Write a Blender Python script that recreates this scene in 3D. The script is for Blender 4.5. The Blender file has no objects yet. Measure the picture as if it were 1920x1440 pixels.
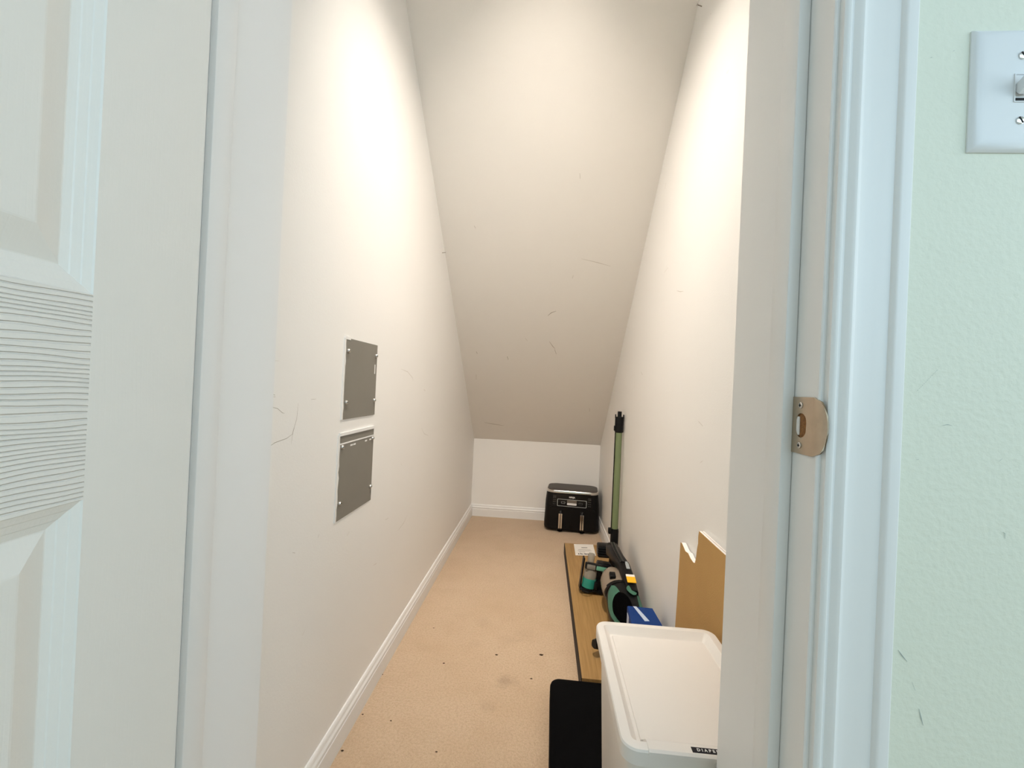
import bpy, bmesh, math, random
from mathutils import Vector, Matrix
random.seed(7)
sc = bpy.context.scene
COL = sc.collection

# ---------------------------------------------------------------- camera
F_PX, YAW, PITCH, ROLL, H = 831.4, 0.0736, 0.0041, 0.0454, 0.97
def _axes():
    c, s = math.cos(YAW), math.sin(YAW)
    F = Vector((-s, c, 0)); R = Vector((c, s, 0)); U = Vector((0, 0, 1))
    c, s = math.cos(PITCH), math.sin(PITCH)
    F, U = c*F + s*U, c*U - s*F
    c, s = math.cos(ROLL), math.sin(ROLL)
    return c*R + s*U, c*U - s*R, F
RC, UC, FC = _axes()
CAM = Vector((0, 0, H))
cam = bpy.data.objects.new('camera', bpy.data.cameras.new('camera'))
COL.objects.link(cam)
cam.matrix_world = Matrix(((RC.x, UC.x, -FC.x, 0), (RC.y, UC.y, -FC.y, 0), (RC.z, UC.z, -FC.z, H), (0, 0, 0, 1)))
cam.data.sensor_width = 36; cam.data.lens = 36*F_PX/1920
cam.data.clip_start = .01; cam.data.clip_end = 50
sc.camera = cam

# ---------------------------------------------------------------- light and exposure
world = bpy.data.worlds.new('hall_daylight'); sc.world = world
world.use_nodes = True
bg = world.node_tree.nodes['Background']
bg.inputs['Color'].default_value = (.76, .91, 1.0, 1)
bg.inputs['Strength'].default_value = .48
LAMP_STRENGTH = 870
LAMP_COLOR = (1.0, .895, .785)
# daylight from the hall window behind the viewer
WX, WY, WZ, WW, WH = 1.10, -1.50, 1.70, 1.9, 1.2
_l = bpy.data.lights.new('window_daylight', 'AREA'); _l.shape = 'RECTANGLE'; _l.size = WW; _l.size_y = WH
_l.energy = 20; _l.color = (.54, .79, 1.0)
_lo = bpy.data.objects.new('window_daylight', _l); COL.objects.link(_lo)
_lo.location = (WX, WY, WZ); _lo.rotation_euler = (math.radians(90), 0, 0)
# added fill light from the right, brightens the door face and left stop
VX, VY, VZ, VW, VH = 2.17, -.62, 1.55, 1.2, 1.3
_l = bpy.data.lights.new('side_fill_light', 'AREA'); _l.shape = 'RECTANGLE'; _l.size = VW; _l.size_y = VH
_l.energy = 17; _l.color = (.80, .93, 1.0)
_lo = bpy.data.objects.new('side_fill_light', _l); COL.objects.link(_lo)
_lo.location = (VX, VY, VZ); _lo.rotation_euler = (math.radians(90), 0, math.radians(90))
sc.view_settings.view_transform = 'Standard'
sc.view_settings.look = 'None'
sc.view_settings.gamma = 1
sc.view_settings.use_curve_mapping = False
sc.view_settings.exposure = 0.08

# ---------------------------------------------------------------- the measured closet
A, B = .5028, .4227            # left and right wall, from the camera's line
YB, HB, SLOPE = 3.2582, .5685, .8726
XR, XL = .2644, .4099          # door jambs
Y0, YJ = .4486, .6467          # hall face and closet face of the front wall
ZC = 2.60                      # flat ceiling by the door
HEAD = 2.06

def ray(u, v):
    return FC + (u-960)/F_PX*RC - (v-720)/F_PX*UC
def on(ax, val, u, v):         # pixel -> point on an axis-aligned plane
    d = ray(u, v); t = (val-CAM[ax])/d[ax]
    return CAM + t*d
def on_slope(u, v):
    d = ray(u, v)              # z = HB + SLOPE*(YB-y)
    t = (HB + SLOPE*YB - CAM.z - SLOPE*CAM.y)/(d.z + SLOPE*d.y)
    return CAM + t*d

# ---------------------------------------------------------------- materials
def mat(name, color, rough=.6, metal=0, bump=0, bscale=300, vary=0, vscale=6, coat=0, trans=0, alpha=None, emit=None):
    m = bpy.data.materials.new(name); m.use_nodes = True
    nt = m.node_tree; b = nt.nodes['Principled BSDF']
    b.inputs['Base Color'].default_value = (*color, 1)
    b.inputs['Roughness'].default_value = rough
    b.inputs['Metallic'].default_value = metal
    if coat: b.inputs['Coat Weight'].default_value = coat
    if trans:
        b.inputs['Transmission Weight'].default_value = trans
    if alpha is not None: b.inputs['Alpha'].default_value = alpha
    if emit:
        b.inputs['Emission Color'].default_value = (*emit[0], 1)
        b.inputs['Emission Strength'].default_value = emit[1]
    tc = nt.nodes.new('ShaderNodeTexCoord')
    if bump:
        n = nt.nodes.new('ShaderNodeTexNoise'); n.inputs['Scale'].default_value = bscale; n.inputs['Detail'].default_value = 3
        bp = nt.nodes.new('ShaderNodeBump'); bp.inputs['Strength'].default_value = bump; bp.inputs['Distance'].default_value = .002
        nt.links.new(tc.outputs['Object'], n.inputs['Vector'])
        nt.links.new(n.outputs['Fac'], bp.inputs['Height']); nt.links.new(bp.outputs['Normal'], b.inputs['Normal'])
    if vary:
        n = nt.nodes.new('ShaderNodeTexNoise'); n.inputs['Scale'].default_value = vscale; n.inputs['Detail'].default_value = 4
        mx = nt.nodes.new('ShaderNodeMix'); mx.data_type = 'RGBA'
        mx.inputs[6].default_value = (*[c*(1-vary) for c in color], 1)
        mx.inputs[7].default_value = (*[min(1, c*(1+vary)) for c in color], 1)
        nt.links.new(tc.outputs['Object'], n.inputs['Vector'])
        nt.links.new(n.outputs['Fac'], mx.inputs[0]); nt.links.new(mx.outputs[2], b.inputs['Base Color'])
    return m

M = {}
M['closet_paint'] = mat('closet_paint', (.90, .885, .855), .55, bump=.12, bscale=220, vary=.012, vscale=3)
M['ceiling_paint'] = mat('ceiling_paint', (.89, .86, .81), .7, bump=.12, bscale=260, vary=.012, vscale=3)
M['hall_paint'] = mat('hall_paint', (.77, .785, .665), .6, bump=.35, bscale=160, vary=.02, vscale=4)
M['trim_paint'] = mat('trim_paint', (.86, .855, .84), .38, bump=.04, bscale=60)
M['switch_plastic'] = mat('switch_plastic', (.80, .81, .82), .35)
M['steel'] = mat('steel', (.62, .60, .57), .32, metal=1, bump=.05, bscale=300)
M['nickel'] = mat('nickel', (.50, .41, .31), .36, metal=1, bump=.06, bscale=120, vary=.15, vscale=60)
M['raw_wood'] = mat('raw_wood', (.26, .11, .03), .8, bump=.8, bscale=300, vary=.6, vscale=220)
M['dark'] = mat('dark', (.02, .02, .02), .5)
M['plate_grey'] = mat('plate_grey', (.225, .21, .18), .55, bump=.1, bscale=300, vary=.04, vscale=20)
M['white_paint'] = mat('white_paint', (.85, .84, .82), .5)
M['scuff'] = mat('scuff', (.33, .28, .23), .9)
M['scuff_light'] = mat('scuff_light', (.55, .49, .43), .9)
M['scuff_hall'] = mat('scuff_hall', (.33, .38, .37), .9)
M['speck'] = mat('speck', (.06, .035, .02), .9)
M['black_plastic'] = mat('black_plastic', (.0035, .0035, .004), .38)
M['black_gloss'] = mat('black_gloss', (.003, .005, .007), .15)
M['black_matte'] = mat('black_matte', (.0022, .0022, .0026), .8, bump=.1, bscale=500)
M['fryer_top'] = mat('fryer_top', (.045, .036, .03), .5, bump=.05, bscale=400)
M['chrome'] = mat('chrome', (.78, .76, .73), .18, metal=1)
M['fryer_print'] = mat('fryer_print', (.75, .75, .75), .5)
M['fryer_dim_print'] = mat('fryer_dim_print', (.10, .10, .10), .5)
M['fryer_window'] = mat('fryer_window', (.16, .14, .12), .2)
M['frame_line'] = mat('frame_line', (.45, .50, .52), .35, metal=.5)
M['tube_green'] = mat('tube_green', (.185, .235, .115), .4, metal=.2)
M['vac_green'] = mat('vac_green', (.115, .32, .22), .35)
M['teal'] = mat('teal', (.02, .23, .17), .35)
M['smoke_cup'] = mat('smoke_cup', (.30, .24, .18), .22, alpha=.82)
M['clear_cup'] = mat('clear_cup', (.36, .33, .27), .18, alpha=.62)
M['dust'] = mat('dust', (.22, .18, .14), .9)
M['yellow'] = mat('yellow', (.85, .45, .01), .5)
M['paper'] = mat('paper', (.80, .77, .72), .7)
M['ink'] = mat('ink', (.10, .09, .08), .8)
M['blue'] = mat('blue', (.003, .034, .17), .6)
M['pale_blue'] = mat('pale_blue', (.50, .58, .72), .5)
M['bin'] = mat('bin', (.84, .81, .77), .38, bump=.03, bscale=200)
M['label_black'] = mat('label_black', (.012, .012, .018), .4)
M['gypsum'] = mat('gypsum', (.85, .82, .79), .85, bump=.4, bscale=200)
M['window_glass'] = mat('window_glass', (.9, .95, 1), .05, trans=1)
M['porcelain'] = mat('porcelain', (.85, .85, .84), .25)
M['bulb'] = mat('bulb', (1, 1, 1), .4, emit=(LAMP_COLOR, LAMP_STRENGTH))

for k_, sp in (('black_plastic', .22), ('black_matte', .05), ('dark', .1), ('label_black', .2), ('board_edge', .1), ('black_gloss', .35), ('speck', .1), ('blue', .2)):
    if k_ in M: M[k_].node_tree.nodes['Principled BSDF'].inputs['Specular IOR Level'].default_value = sp

def kraft():
    m = mat('kraft_paper', (.50, .30, .105), .85, bump=.25, bscale=350, vary=.10, vscale=9)
    return m
M['kraft'] = kraft()

def wood_board():
    m = bpy.data.materials.new('oak_laminate'); m.use_nodes = True
    nt = m.node_tree; b = nt.nodes['Principled BSDF']; L = nt.links
    tc = nt.nodes.new('ShaderNodeTexCoord'); mp = nt.nodes.new('ShaderNodeMapping')
    mp.inputs['Scale'].default_value = (60, 2.2, 60)
    n = nt.nodes.new('ShaderNodeTexNoise'); n.inputs['Scale'].default_value = 2.2; n.inputs['Detail'].default_value = 6; n.inputs['Distortion'].default_value = .6
    r = nt.nodes.new('ShaderNodeValToRGB')
    r.color_ramp.elements[0].position = .3; r.color_ramp.elements[0].color = (.30, .17, .055, 1)
    r.color_ramp.elements[1].position = .7; r.color_ramp.elements[1].color = (.42, .255, .095, 1)
    L.new(tc.outputs['Object'], mp.inputs[0]); L.new(mp.outputs[0], n.inputs['Vector']); L.new(n.outputs['Fac'], r.inputs[0])
    L.new(r.outputs[0], b.inputs['Base Color']); b.inputs['Roughness'].default_value = .5
    return m
M['oak'] = wood_board()
M['board_edge'] = mat('board_edge', (.010, .005, .003), .8)

def carpet():
    m = bpy.data.materials.new('carpet'); m.use_nodes = True
    nt = m.node_tree; b = nt.nodes['Principled BSDF']; L = nt.links
    b.inputs['Roughness'].default_value = .95
    b.inputs['Sheen Weight'].default_value = .2
    tc = nt.nodes.new('ShaderNodeTexCoord')
    def noise(scale, detail=3):
        n = nt.nodes.new('ShaderNodeTexNoise'); n.inputs['Scale'].default_value = scale; n.inputs['Detail'].default_value = detail
        L.new(tc.outputs['Object'], n.inputs['Vector']); return n.outputs['Fac']
    def mix(fac, a, c):
        x = nt.nodes.new('ShaderNodeMix'); x.data_type = 'RGBA'
        L.new(fac, x.inputs[0])
        if isinstance(a, tuple): x.inputs[6].default_value = (*a, 1)
        else: L.new(a, x.inputs[6])
        if isinstance(c, tuple): x.inputs[7].default_value = (*c, 1)
        else: L.new(c, x.inputs[7])
        return x.outputs[2]
    def ramp(f, p0, p1, v0=0, v1=1):
        r = nt.nodes.new('ShaderNodeMapRange'); L.new(f, r.inputs[0])
        r.inputs[1].default_value = p0; r.inputs[2].default_value = p1; r.inputs[3].default_value = v0; r.inputs[4].default_value = v1
        return r.outputs[0]
    c = mix(ramp(noise(420, 4), .3, .7), (.54, .395, .26), (.69, .525, .37))
    c = mix(ramp(noise(140, 3), .42, .72, 0, .55), c, (.44, .30, .18))
    c = mix(ramp(noise(3.5, 4), .42, .75, 0, .3), c, (.46, .30, .165))
    c = mix(ramp(noise(11, 4), .5, .8, 0, .25), c, (.42, .28, .16))
    # worn, dirty patches
    for (u, v, rad, k) in ((948, 1278, .05, .40), (905, 1165, .05, .16), (985, 1190, .06, .14), (890, 1208, .035, .14), (915, 1325, .035, .22), (960, 1200, .04, .12), (845, 1052, .10, .08)):
        p = on(2, 0, u, v)
        vm = nt.nodes.new('ShaderNodeVectorMath'); vm.operation = 'SUBTRACT'; L.new(tc.outputs['Object'], vm.inputs[0]); vm.inputs[1].default_value = p
        ns = nt.nodes.new('ShaderNodeVectorMath'); ns.operation = 'LENGTH'; L.new(vm.outputs[0], ns.inputs[0])
        ad = nt.nodes.new('ShaderNodeMath'); ad.operation = 'MULTIPLY_ADD'; L.new(noise(38, 4), ad.inputs[0]); ad.inputs[1].default_value = rad*1.5
        L.new(ns.outputs['Value'], ad.inputs[2])
        c = mix(ramp(ad.outputs[0], rad*.7, rad*1.7, k, 0), c, (.25, .17, .11))
    L.new(c, b.inputs['Base Color'])
    bp = nt.nodes.new('ShaderNodeBump'); bp.inputs['Strength'].default_value = .7; bp.inputs['Distance'].default_value = .004
    L.new(noise(210, 5), bp.inputs['Height']); L.new(bp.outputs['Normal'], b.inputs['Normal'])
    return m
M['carpet'] = carpet()

def door_skin(name, horizontal, strength, dist=.0012):
    """moulded door skin: painted, with embossed wood grain"""
    m = bpy.data.materials.new(name); m.use_nodes = True
    nt = m.node_tree; b = nt.nodes['Principled BSDF']; L = nt.links
    b.inputs['Base Color'].default_value = (.84, .82, .775, 1); b.inputs['Roughness'].default_value = .42
    tc = nt.nodes.new('ShaderNodeTexCoord'); mp = nt.nodes.new('ShaderNodeMapping')
    L.new(tc.outputs['Object'], mp.inputs[0])
    # object space of the leaf: x along the width, z up
    mp.inputs['Scale'].default_value = (5, 5, 22) if horizontal else (22, 5, 3)
    n = nt.nodes.new('ShaderNodeTexNoise'); n.inputs['Scale'].default_value = 1.0; n.inputs['Detail'].default_value = 2
    L.new(mp.outputs[0], n.inputs['Vector'])
    sp = nt.nodes.new('ShaderNodeSeparateXYZ'); L.new(tc.outputs['Object'], sp.inputs[0])
    ma = nt.nodes.new('ShaderNodeMath'); ma.operation = 'MULTIPLY_ADD'
    L.new(n.outputs['Fac'], ma.inputs[0]); ma.inputs[1].default_value = .022
    L.new(sp.outputs['Z' if horizontal else 'X'], ma.inputs[2])
    mu = nt.nodes.new('ShaderNodeMath'); mu.operation = 'MULTIPLY'; L.new(ma.outputs[0], mu.inputs[0]); mu.inputs[1].default_value = 2*math.pi/.0042
    si = nt.nodes.new('ShaderNodeMath'); si.operation = 'SINE'; L.new(mu.outputs[0], si.inputs[0])
    r = nt.nodes.new('ShaderNodeMapRange'); L.new(si.outputs[0], r.inputs[0])
    r.inputs[1].default_value = .45; r.inputs[2].default_value = 1; r.inputs[3].default_value = 1; r.inputs[4].default_value = 0
    bp = nt.nodes.new('ShaderNodeBump'); bp.inputs['Strength'].default_value = strength; bp.inputs['Distance'].default_value = dist
    L.new(r.outputs[0], bp.inputs['Height'])
    n2 = nt.nodes.new('ShaderNodeTexNoise'); n2.inputs['Scale'].default_value = 350; L.new(tc.outputs['Object'], n2.inputs['Vector'])
    b2 = nt.nodes.new('ShaderNodeBump'); b2.inputs['Strength'].default_value = .12; b2.inputs['Distance'].default_value = .001
    L.new(n2.outputs['Fac'], b2.inputs['Height']); L.new(bp.outputs['Normal'], b2.inputs['Normal'])
    L.new(b2.outputs['Normal'], b.inputs['Normal'])
    return m
M['door_rail'] = door_skin('door_rail', True, .8)
M['door_stile'] = door_skin('door_stile', False, .06)
M['door_panel'] = door_skin('door_panel', False, .05)

# ---------------------------------------------------------------- mesh helpers
def link(name, me, m, parent=None, smooth=None):
    o = bpy.data.objects.new(name, me); COL.objects.link(o)
    for x in (m if isinstance(m, (list, tuple)) else [m]): me.materials.append(x)
    if parent:
        o.parent = parent
        o.matrix_parent_inverse = parent.matrix_basis.inverted()
    if smooth is not None:
        for p in me.polygons: p.use_smooth = True
        if smooth < 3: me.set_sharp_from_angle(angle=smooth)
    return o
def build(name, bm, m, parent=None, smooth=None):
    bmesh.ops.recalc_face_normals(bm, faces=bm.faces[:])
    me = bpy.data.meshes.new(name); bm.to_mesh(me); bm.free()
    return link(name, me, m, parent, smooth)
def tag(o, label, cat, group=None):
    o['label'] = label; o['category'] = cat
    if group: o['group'] = group
    return o
def structure(o, label=None, cat=None):
    o['kind'] = 'structure'
    if label: o['label'] = label; o['category'] = cat
    return o
def thing(name, loc, label, cat, rz=0, group=None):
    o = bpy.data.objects.new(name, None); COL.objects.link(o)
    o.location = loc; o.rotation_euler = (0, 0, rz); o.empty_display_size = .05
    return tag(o, label, cat, group)
def local(o): return o.matrix_basis.copy()

def box(bm, x0, x1, y0, y1, z0, z1, bev=0, seg=2, mtx=None):
    r = bmesh.ops.create_cube(bm, size=1)
    vs = r['verts']
    for v in vs:
        v.co = Vector(((x0+x1)/2+v.co.x*(x1-x0), (y0+y1)/2+v.co.y*(y1-y0), (z0+z1)/2+v.co.z*(z1-z0)))
    if bev:
        es = list({e for v in vs for e in v.link_edges})
        rr = bmesh.ops.bevel(bm, geom=es, offset=bev, segments=seg, profile=.5, affect='EDGES')
        vs = list({v for f in rr['faces'] for v in f.verts} | {v for v in vs if v.is_valid})
    if mtx is not None:
        for v in vs: v.co = mtx @ v.co
    return vs
def boxobj(name, dims, m, parent=None, bev=0, seg=2, mtx=None):
    bm = bmesh.new(); box(bm, *dims, bev=bev, seg=seg, mtx=mtx)
    return build(name, bm, m, parent, smooth=.6 if bev else None)
def loft(bm, rings, cap0=True, cap1=True, closed=True):
    rs = [[bm.verts.new(p) for p in r] for r in rings]
    n = len(rs[0])
    for a, b in zip(rs, rs[1:]):
        for i in range(n if closed else n-1):
            j = (i+1) % n
            bm.faces.new((a[i], a[j], b[j], b[i]))
    if cap0: bm.faces.new(rs[0][::-1])
    if cap1: bm.faces.new(rs[-1])
    return rs
def frame(axis, up=Vector((0, 0, 1))):
    w = axis.normalized(); u = up.cross(w)
    if u.length < 1e-4: u = Vector((1, 0, 0))
    u.normalize(); return u, w.cross(u), w
def ering(c, u, v, ru, rv, n=20, pw=1):
    out = []
    for i in range(n):
        t = 2*math.pi*i/n; cs, sn = math.cos(t), math.sin(t)
        out.append(c + u*(ru*math.copysign(abs(cs)**pw, cs)) + v*(rv*math.copysign(abs(sn)**pw, sn)))
    return out
def tube(bm, pts, rad, n=14, up=Vector((0, 0, 1)), pw=1, flat=1):
    pts = [Vector(p) for p in pts]; rings = []
    for i, p in enumerate(pts):
        d = pts[min(i+1, len(pts)-1)] - pts[max(i-1, 0)]
        u, v, w = frame(d, up); r = rad[i] if isinstance(rad, (list, tuple)) else rad
        rings.append(ering(p, u, v, r, r*flat, n, pw))
    loft(bm, rings)
def rrect(cx, cy, hx, hy, r, z, n=5):
    r = min(r, hx*.999, hy*.999); out = []
    for k, (sx, sy) in enumerate(((1, 1), (-1, 1), (-1, -1), (1, -1))):
        for i in range(n+1):
            t = (k + i/n)*math.pi/2
            out.append(Vector((cx + sx*(hx-r) + r*math.cos(t), cy + sy*(hy-r) + r*math.sin(t), z)))
    return out
def prism(bm, poly, vec):
    a = [Vector(p) for p in poly]; vec = Vector(vec)
    loft(bm, [a, [p+vec for p in a]])
def disc(bm, c, axis, r, h, n=16):
    u, v, w = frame(Vector(axis)); c = Vector(c)
    loft(bm, [ering(c, u, v, r, r, n), ering(c+w*h*.6, u, v, r, r, n), ering(c+w*h, u, v, r*.75, r*.75, n)])
def text_mesh(name, s, size, mtx, m, parent, depth=.0003, bold=0):
    cu = bpy.data.curves.new('lettering', 'FONT'); cu.body = s; cu.size = size; cu.extrude = depth
    cu.align_x = 'CENTER'; cu.align_y = 'CENTER'; cu.offset = bold; cu.resolution_u = 2
    o = bpy.data.objects.new('lettering', cu); COL.objects.link(o)
    dg = bpy.context.evaluated_depsgraph_get(); dg.update()
    me = bpy.data.meshes.new_from_object(o.evaluated_get(dg))
    bpy.data.objects.remove(o); bpy.data.curves.remove(cu)
    me.transform(mtx)
    return link(name, me, m, parent)

# ================================================================ THE SETTING
bm = bmesh.new(); box(bm, -1.9, 2.2, -1.65, YB+.1, -.08, 0)
floor = structure(build('floor', bm, M['carpet']), 'beige cut-pile carpet floor with faint stains', 'floor')
wl = structure(boxobj('wall_left', (-A-.1, -A, YJ, YB, 0, ZC), M['closet_paint']), 'long left closet wall in scuffed warm white paint', 'wall')
wr = structure(boxobj('wall_right', (B, B+.1, YJ, YB, 0, ZC), M['closet_paint']), 'long right closet wall in scuffed warm white paint', 'wall')
wb = structure(boxobj('wall_back', (-A-.1, B+.1, YB, YB+.1, 0, HB+.12), M['closet_paint']), 'low back wall under the sloped ceiling', 'wall')
# sloped underside of the stairs, then a flat bit by the door
YC = YB - (ZC-HB)/SLOPE
bm = bmesh.new()
prism(bm, [(-A, YB, HB), (-A, YC, ZC), (-A, YC, ZC+.1), (-A, YB, HB+.12)], (A+B, 0, 0))
cs = structure(build('ceiling', bm, M['ceiling_paint']), 'steep sloped ceiling under the stairs', 'ceiling')
cf = structure(boxobj('ceiling', (-A-.1, B+.1, YJ, YC, ZC, ZC+.1), M['ceiling_paint']), 'flat strip of ceiling just inside the closet door', 'ceiling')
# front wall with the doorway (hall paint on the hall side)
bm = bmesh.new()
for d in ((-1.9, -XL-.02, 0, 2.72), (XR+.02, 2.2, 0, 2.72), (-XL-.02, XR+.02, HEAD+.02, 2.72)):
    box(bm, d[0], d[1], Y0, YJ, d[2], d[3])
bm.normal_update()
for f in bm.faces: f.material_index = 0 if f.normal.y < -.5 else 1
wf = structure(build('wall_front', bm, [M['hall_paint'], M['closet_paint']]), 'pale mint hall wall around the closet doorway', 'wall')

# hall wall behind the viewer, with the window that lights the hall
bm = bmesh.new(); wy = WY-.03
for d in ((-1.9, WX-WW/2, 0, 2.72), (WX+WW/2, 2.2, 0, 2.72), (WX-WW/2, WX+WW/2, 0, WZ-WH/2), (WX-WW/2, WX+WW/2, WZ+WH/2, 2.72)):
    box(bm, d[0], d[1], wy-.1, wy, d[2], d[3])
structure(build('wall_hall', bm, M['hall_paint']), 'cream hall wall with a window behind the viewer', 'wall')
wn = structure(boxobj('window_1', (WX-WW/2, WX+WW/2, wy-.07, wy-.06, WZ-WH/2, WZ+WH/2), M['window_glass']), 'white framed hall window behind the viewer', 'window')
for d in ((WX-WW/2, WX-WW/2+.05, WZ-WH/2, WZ+WH/2), (WX+WW/2-.05, WX+WW/2, WZ-WH/2, WZ+WH/2), (WX-WW/2+.05, WX+WW/2-.05, WZ-WH/2, WZ-WH/2+.05), (WX-WW/2+.05, WX+WW/2-.05, WZ+WH/2-.05, WZ+WH/2), (WX-.02, WX+.02, WZ-WH/2+.05, WZ+WH/2-.05)):
    boxobj('window_frame', (d[0], d[1], wy-.09, wy-.05, d[2], d[3]), M['trim_paint'], wn)

bm = bmesh.new()
for d in ((-1.65, VY-VW/2, 0, 2.72), (VY+VW/2, Y0, 0, 2.72), (VY-VW/2, VY+VW/2, 0, VZ-VH/2), (VY-VW/2, VY+VW/2, VZ+VH/2, 2.72)):
    box(bm, 2.2, 2.3, d[0], d[1], d[2], d[3])
structure(build('wall_hall_right', bm, M['hall_paint']), 'cream hall wall with an added window, out of view on the right', 'wall')
wn = structure(boxobj('added_window', (2.26, 2.27, VY-VW/2, VY+VW/2, VZ-VH/2, VZ+VH/2), M['window_glass']), 'white framed window added for the fill light, out of view on the right', 'window')  # unseen window, added to go with the right-hand fill light
for d in ((VY-VW/2, VY-VW/2+.05, VZ-VH/2, VZ+VH/2), (VY+VW/2-.05, VY+VW/2, VZ-VH/2, VZ+VH/2), (VY-VW/2+.05, VY+VW/2-.05, VZ-VH/2, VZ-VH/2+.05), (VY-VW/2+.05, VY+VW/2-.05, VZ+VH/2-.05, VZ+VH/2)):
    boxobj('window_frame', (2.25, 2.28, d[0], d[1], d[2], d[3]), M['trim_paint'], wn)

# jambs with stops
def jamb(name, x0, x1, sx0, sx1, label):
    j = structure(boxobj(name, (x0, x1, Y0, YJ, 0, HEAD), M['trim_paint'], bev=.0012, seg=1), label, 'door jamb')
    boxobj('door_stop', (sx0, sx1, Y0+.041, Y0+.074, 0, HEAD), M['trim_paint'], j, bev=.002)
    return j
jr = jamb('trim_1', XR, XR+.02, XR-.0125, XR, 'white painted right door jamb that carries the strike plate')
jl = jamb('trim_2', -XL-.02, -XL, -XL, -XL+.0095, 'white painted left door jamb beside the open door')
jh = structure(boxobj('trim_3', (-XL-.02, XR+.02, Y0, YJ, HEAD, HEAD+.02), M['trim_paint']), 'white painted head jamb above the doorway', 'door jamb')
boxobj('door_stop', (-XL, XR, Y0+.041, Y0+.074, HEAD-.0125, HEAD), M['trim_paint'], jh)
# colonial casing: (distance from the inner edge, thickness)
PROF = [(0, 0), (0, .0065), (.002, .0085), (.005, .0088), (.0068, .0074), (.0085, .0072), (.0125, .0105), (.0155, .0112),
        (.0180, .0095), (.0200, .0090), (.026, .0092), (.036, .0102), (.0455, .0120), (.0470, .0118), (.0490, .0150), (.0520, .0160), (.0595, .0160), (.0612, .0145), (.0612, 0)]
def casing(name, xi, sgn, label):
    bm = bmesh.new()
    prism(bm, [(xi + sgn*a, Y0 - t, 0) for a, t in PROF], (0, 0, HEAD+.066))
    return structure(build(name, bm, M['trim_paint'], smooth=.7), label, 'door casing')
casing('trim_4', XR+.0045, 1, 'white moulded casing on the right of the doorway')
casing('trim_5', -XL-.0045, -1, 'white moulded casing on the left of the doorway')
bm = bmesh.new()
prism(bm, [(-XL-.0045, Y0 - t, HEAD+.0045 + a) for a, t in PROF], (XL+XR+.009, 0, 0))
structure(build('trim_6', bm, M['trim_paint'], smooth=.7), 'white moulded casing above the doorway', 'door casing')

# baseboards
BBP = [(0, 0), (.0125, 0), (.0125, .052), (.0105, .0545), (.0105, .058), (.0125, .0605), (.0118, .066), (.0085, .0705), (.0075, .074), (.0075, .079), (.005, .084), (.0035, .0855), (0, .0855)]
def baseboard(name, p, d, n, length, label):
    p, d, n = Vector(p), Vector(d), Vector(n); bm = bmesh.new()
    prism(bm, [p + n*a + Vector((0, 0, z)) for a, z in BBP], d*length)
    return structure(build(name, bm, M['trim_paint'], smooth=.5), label, 'baseboard')
baseboard('baseboard_left', (-A, YJ, 0), (0, 1, 0), (1, 0, 0), YB-YJ, 'white moulded baseboard along the left closet wall')
baseboard('baseboard_right', (B, YJ, 0), (0, 1, 0), (-1, 0, 0), YB-YJ, 'white moulded baseboard along the right closet wall')
baseboard('baseboard_back', (-A, YB, 0), (1, 0, 0), (0, -1, 0), A+B, 'white moulded baseboard along the low back wall')

# ---------------------------------------------------------------- the open six-panel door
TH = math.radians(86.1)
leaf = bpy.data.objects.new('door_1', None); COL.objects.link(leaf)
leaf.location = (-XL-.002, Y0-.006, .01); leaf.rotation_euler = (0, 0, -TH); leaf.empty_display_size = .1
structure(leaf, 'open off-white six-panel door with embossed wood grain', 'door')
LM = Matrix.Translation((-XL, Y0-.006, .01)) @ Matrix.Rotation(-TH, 4, 'Z')
W, HT = .664, 2.03
X0 = .006                                   # hinge edge
FY = .044                                   # the closet-side face in leaf space
def leafobj(name, bm, m, smooth=None):
    bmesh.ops.recalc_face_normals(bm, faces=bm.faces[:])
    me = bpy.data.meshes.new(name); bm.to_mesh(me); bm.free()
    o = link(name, me, m, None, smooth); o.parent = leaf
    return o
def lbox(name, x0, x1, z0, z1, m):
    bm = bmesh.new(); box(bm, x0, x1, FY-.011, FY, z0, z1); return leafobj(name, bm, m)
bm = bmesh.new(); box(bm, X0, X0+W, FY-.035, FY-.011, 0, HT); leafobj('core', bm, M['door_stile'])
S = .114
zo = -.01
RAILS = [(0, .23), (.865+zo, 1.027+zo), (1.70, 1.80), (1.915, HT)]
lbox('stile', X0, X0+S, 0, HT, M['door_stile']); lbox('stile', X0+W-S, X0+W, 0, HT, M['door_stile'])
for z0, z1 in RAILS: lbox('rail', X0+S, X0+W-S, z0, z1, M['door_rail'])
PW = (W - 2*S - .1)/2
for (a, b) in zip(RAILS, RAILS[1:]):
    z0, z1 = a[1], b[0]
    lbox('mullion', X0+S+PW, X0+S+PW+.1, z0, z1, M['door_stile'])
    for x in (X0+S, X0+S+PW+.1):
        bm = bmesh.new(); rings = []
        for ins, dep in ((0, 0), (.0010, .0012), (.0062, .0036), (.0070, .0044), (.0125, .0067), (.0134, .0075), (.0185, .0095), (.0195, .0095), (.0415, .0022), (.0430, .0020)):
            xa, xb, za, zb = x+ins, x+PW-ins, z0+ins, z1-ins
            rings.append([Vector((xa, FY-dep, za)), Vector((xb, FY-dep, za)), Vector((xb, FY-dep, zb)), Vector((xa, FY-dep, zb))])
        loft(bm, rings, cap0=False)
        leafobj('panel', bm, M['door_panel'])

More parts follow.
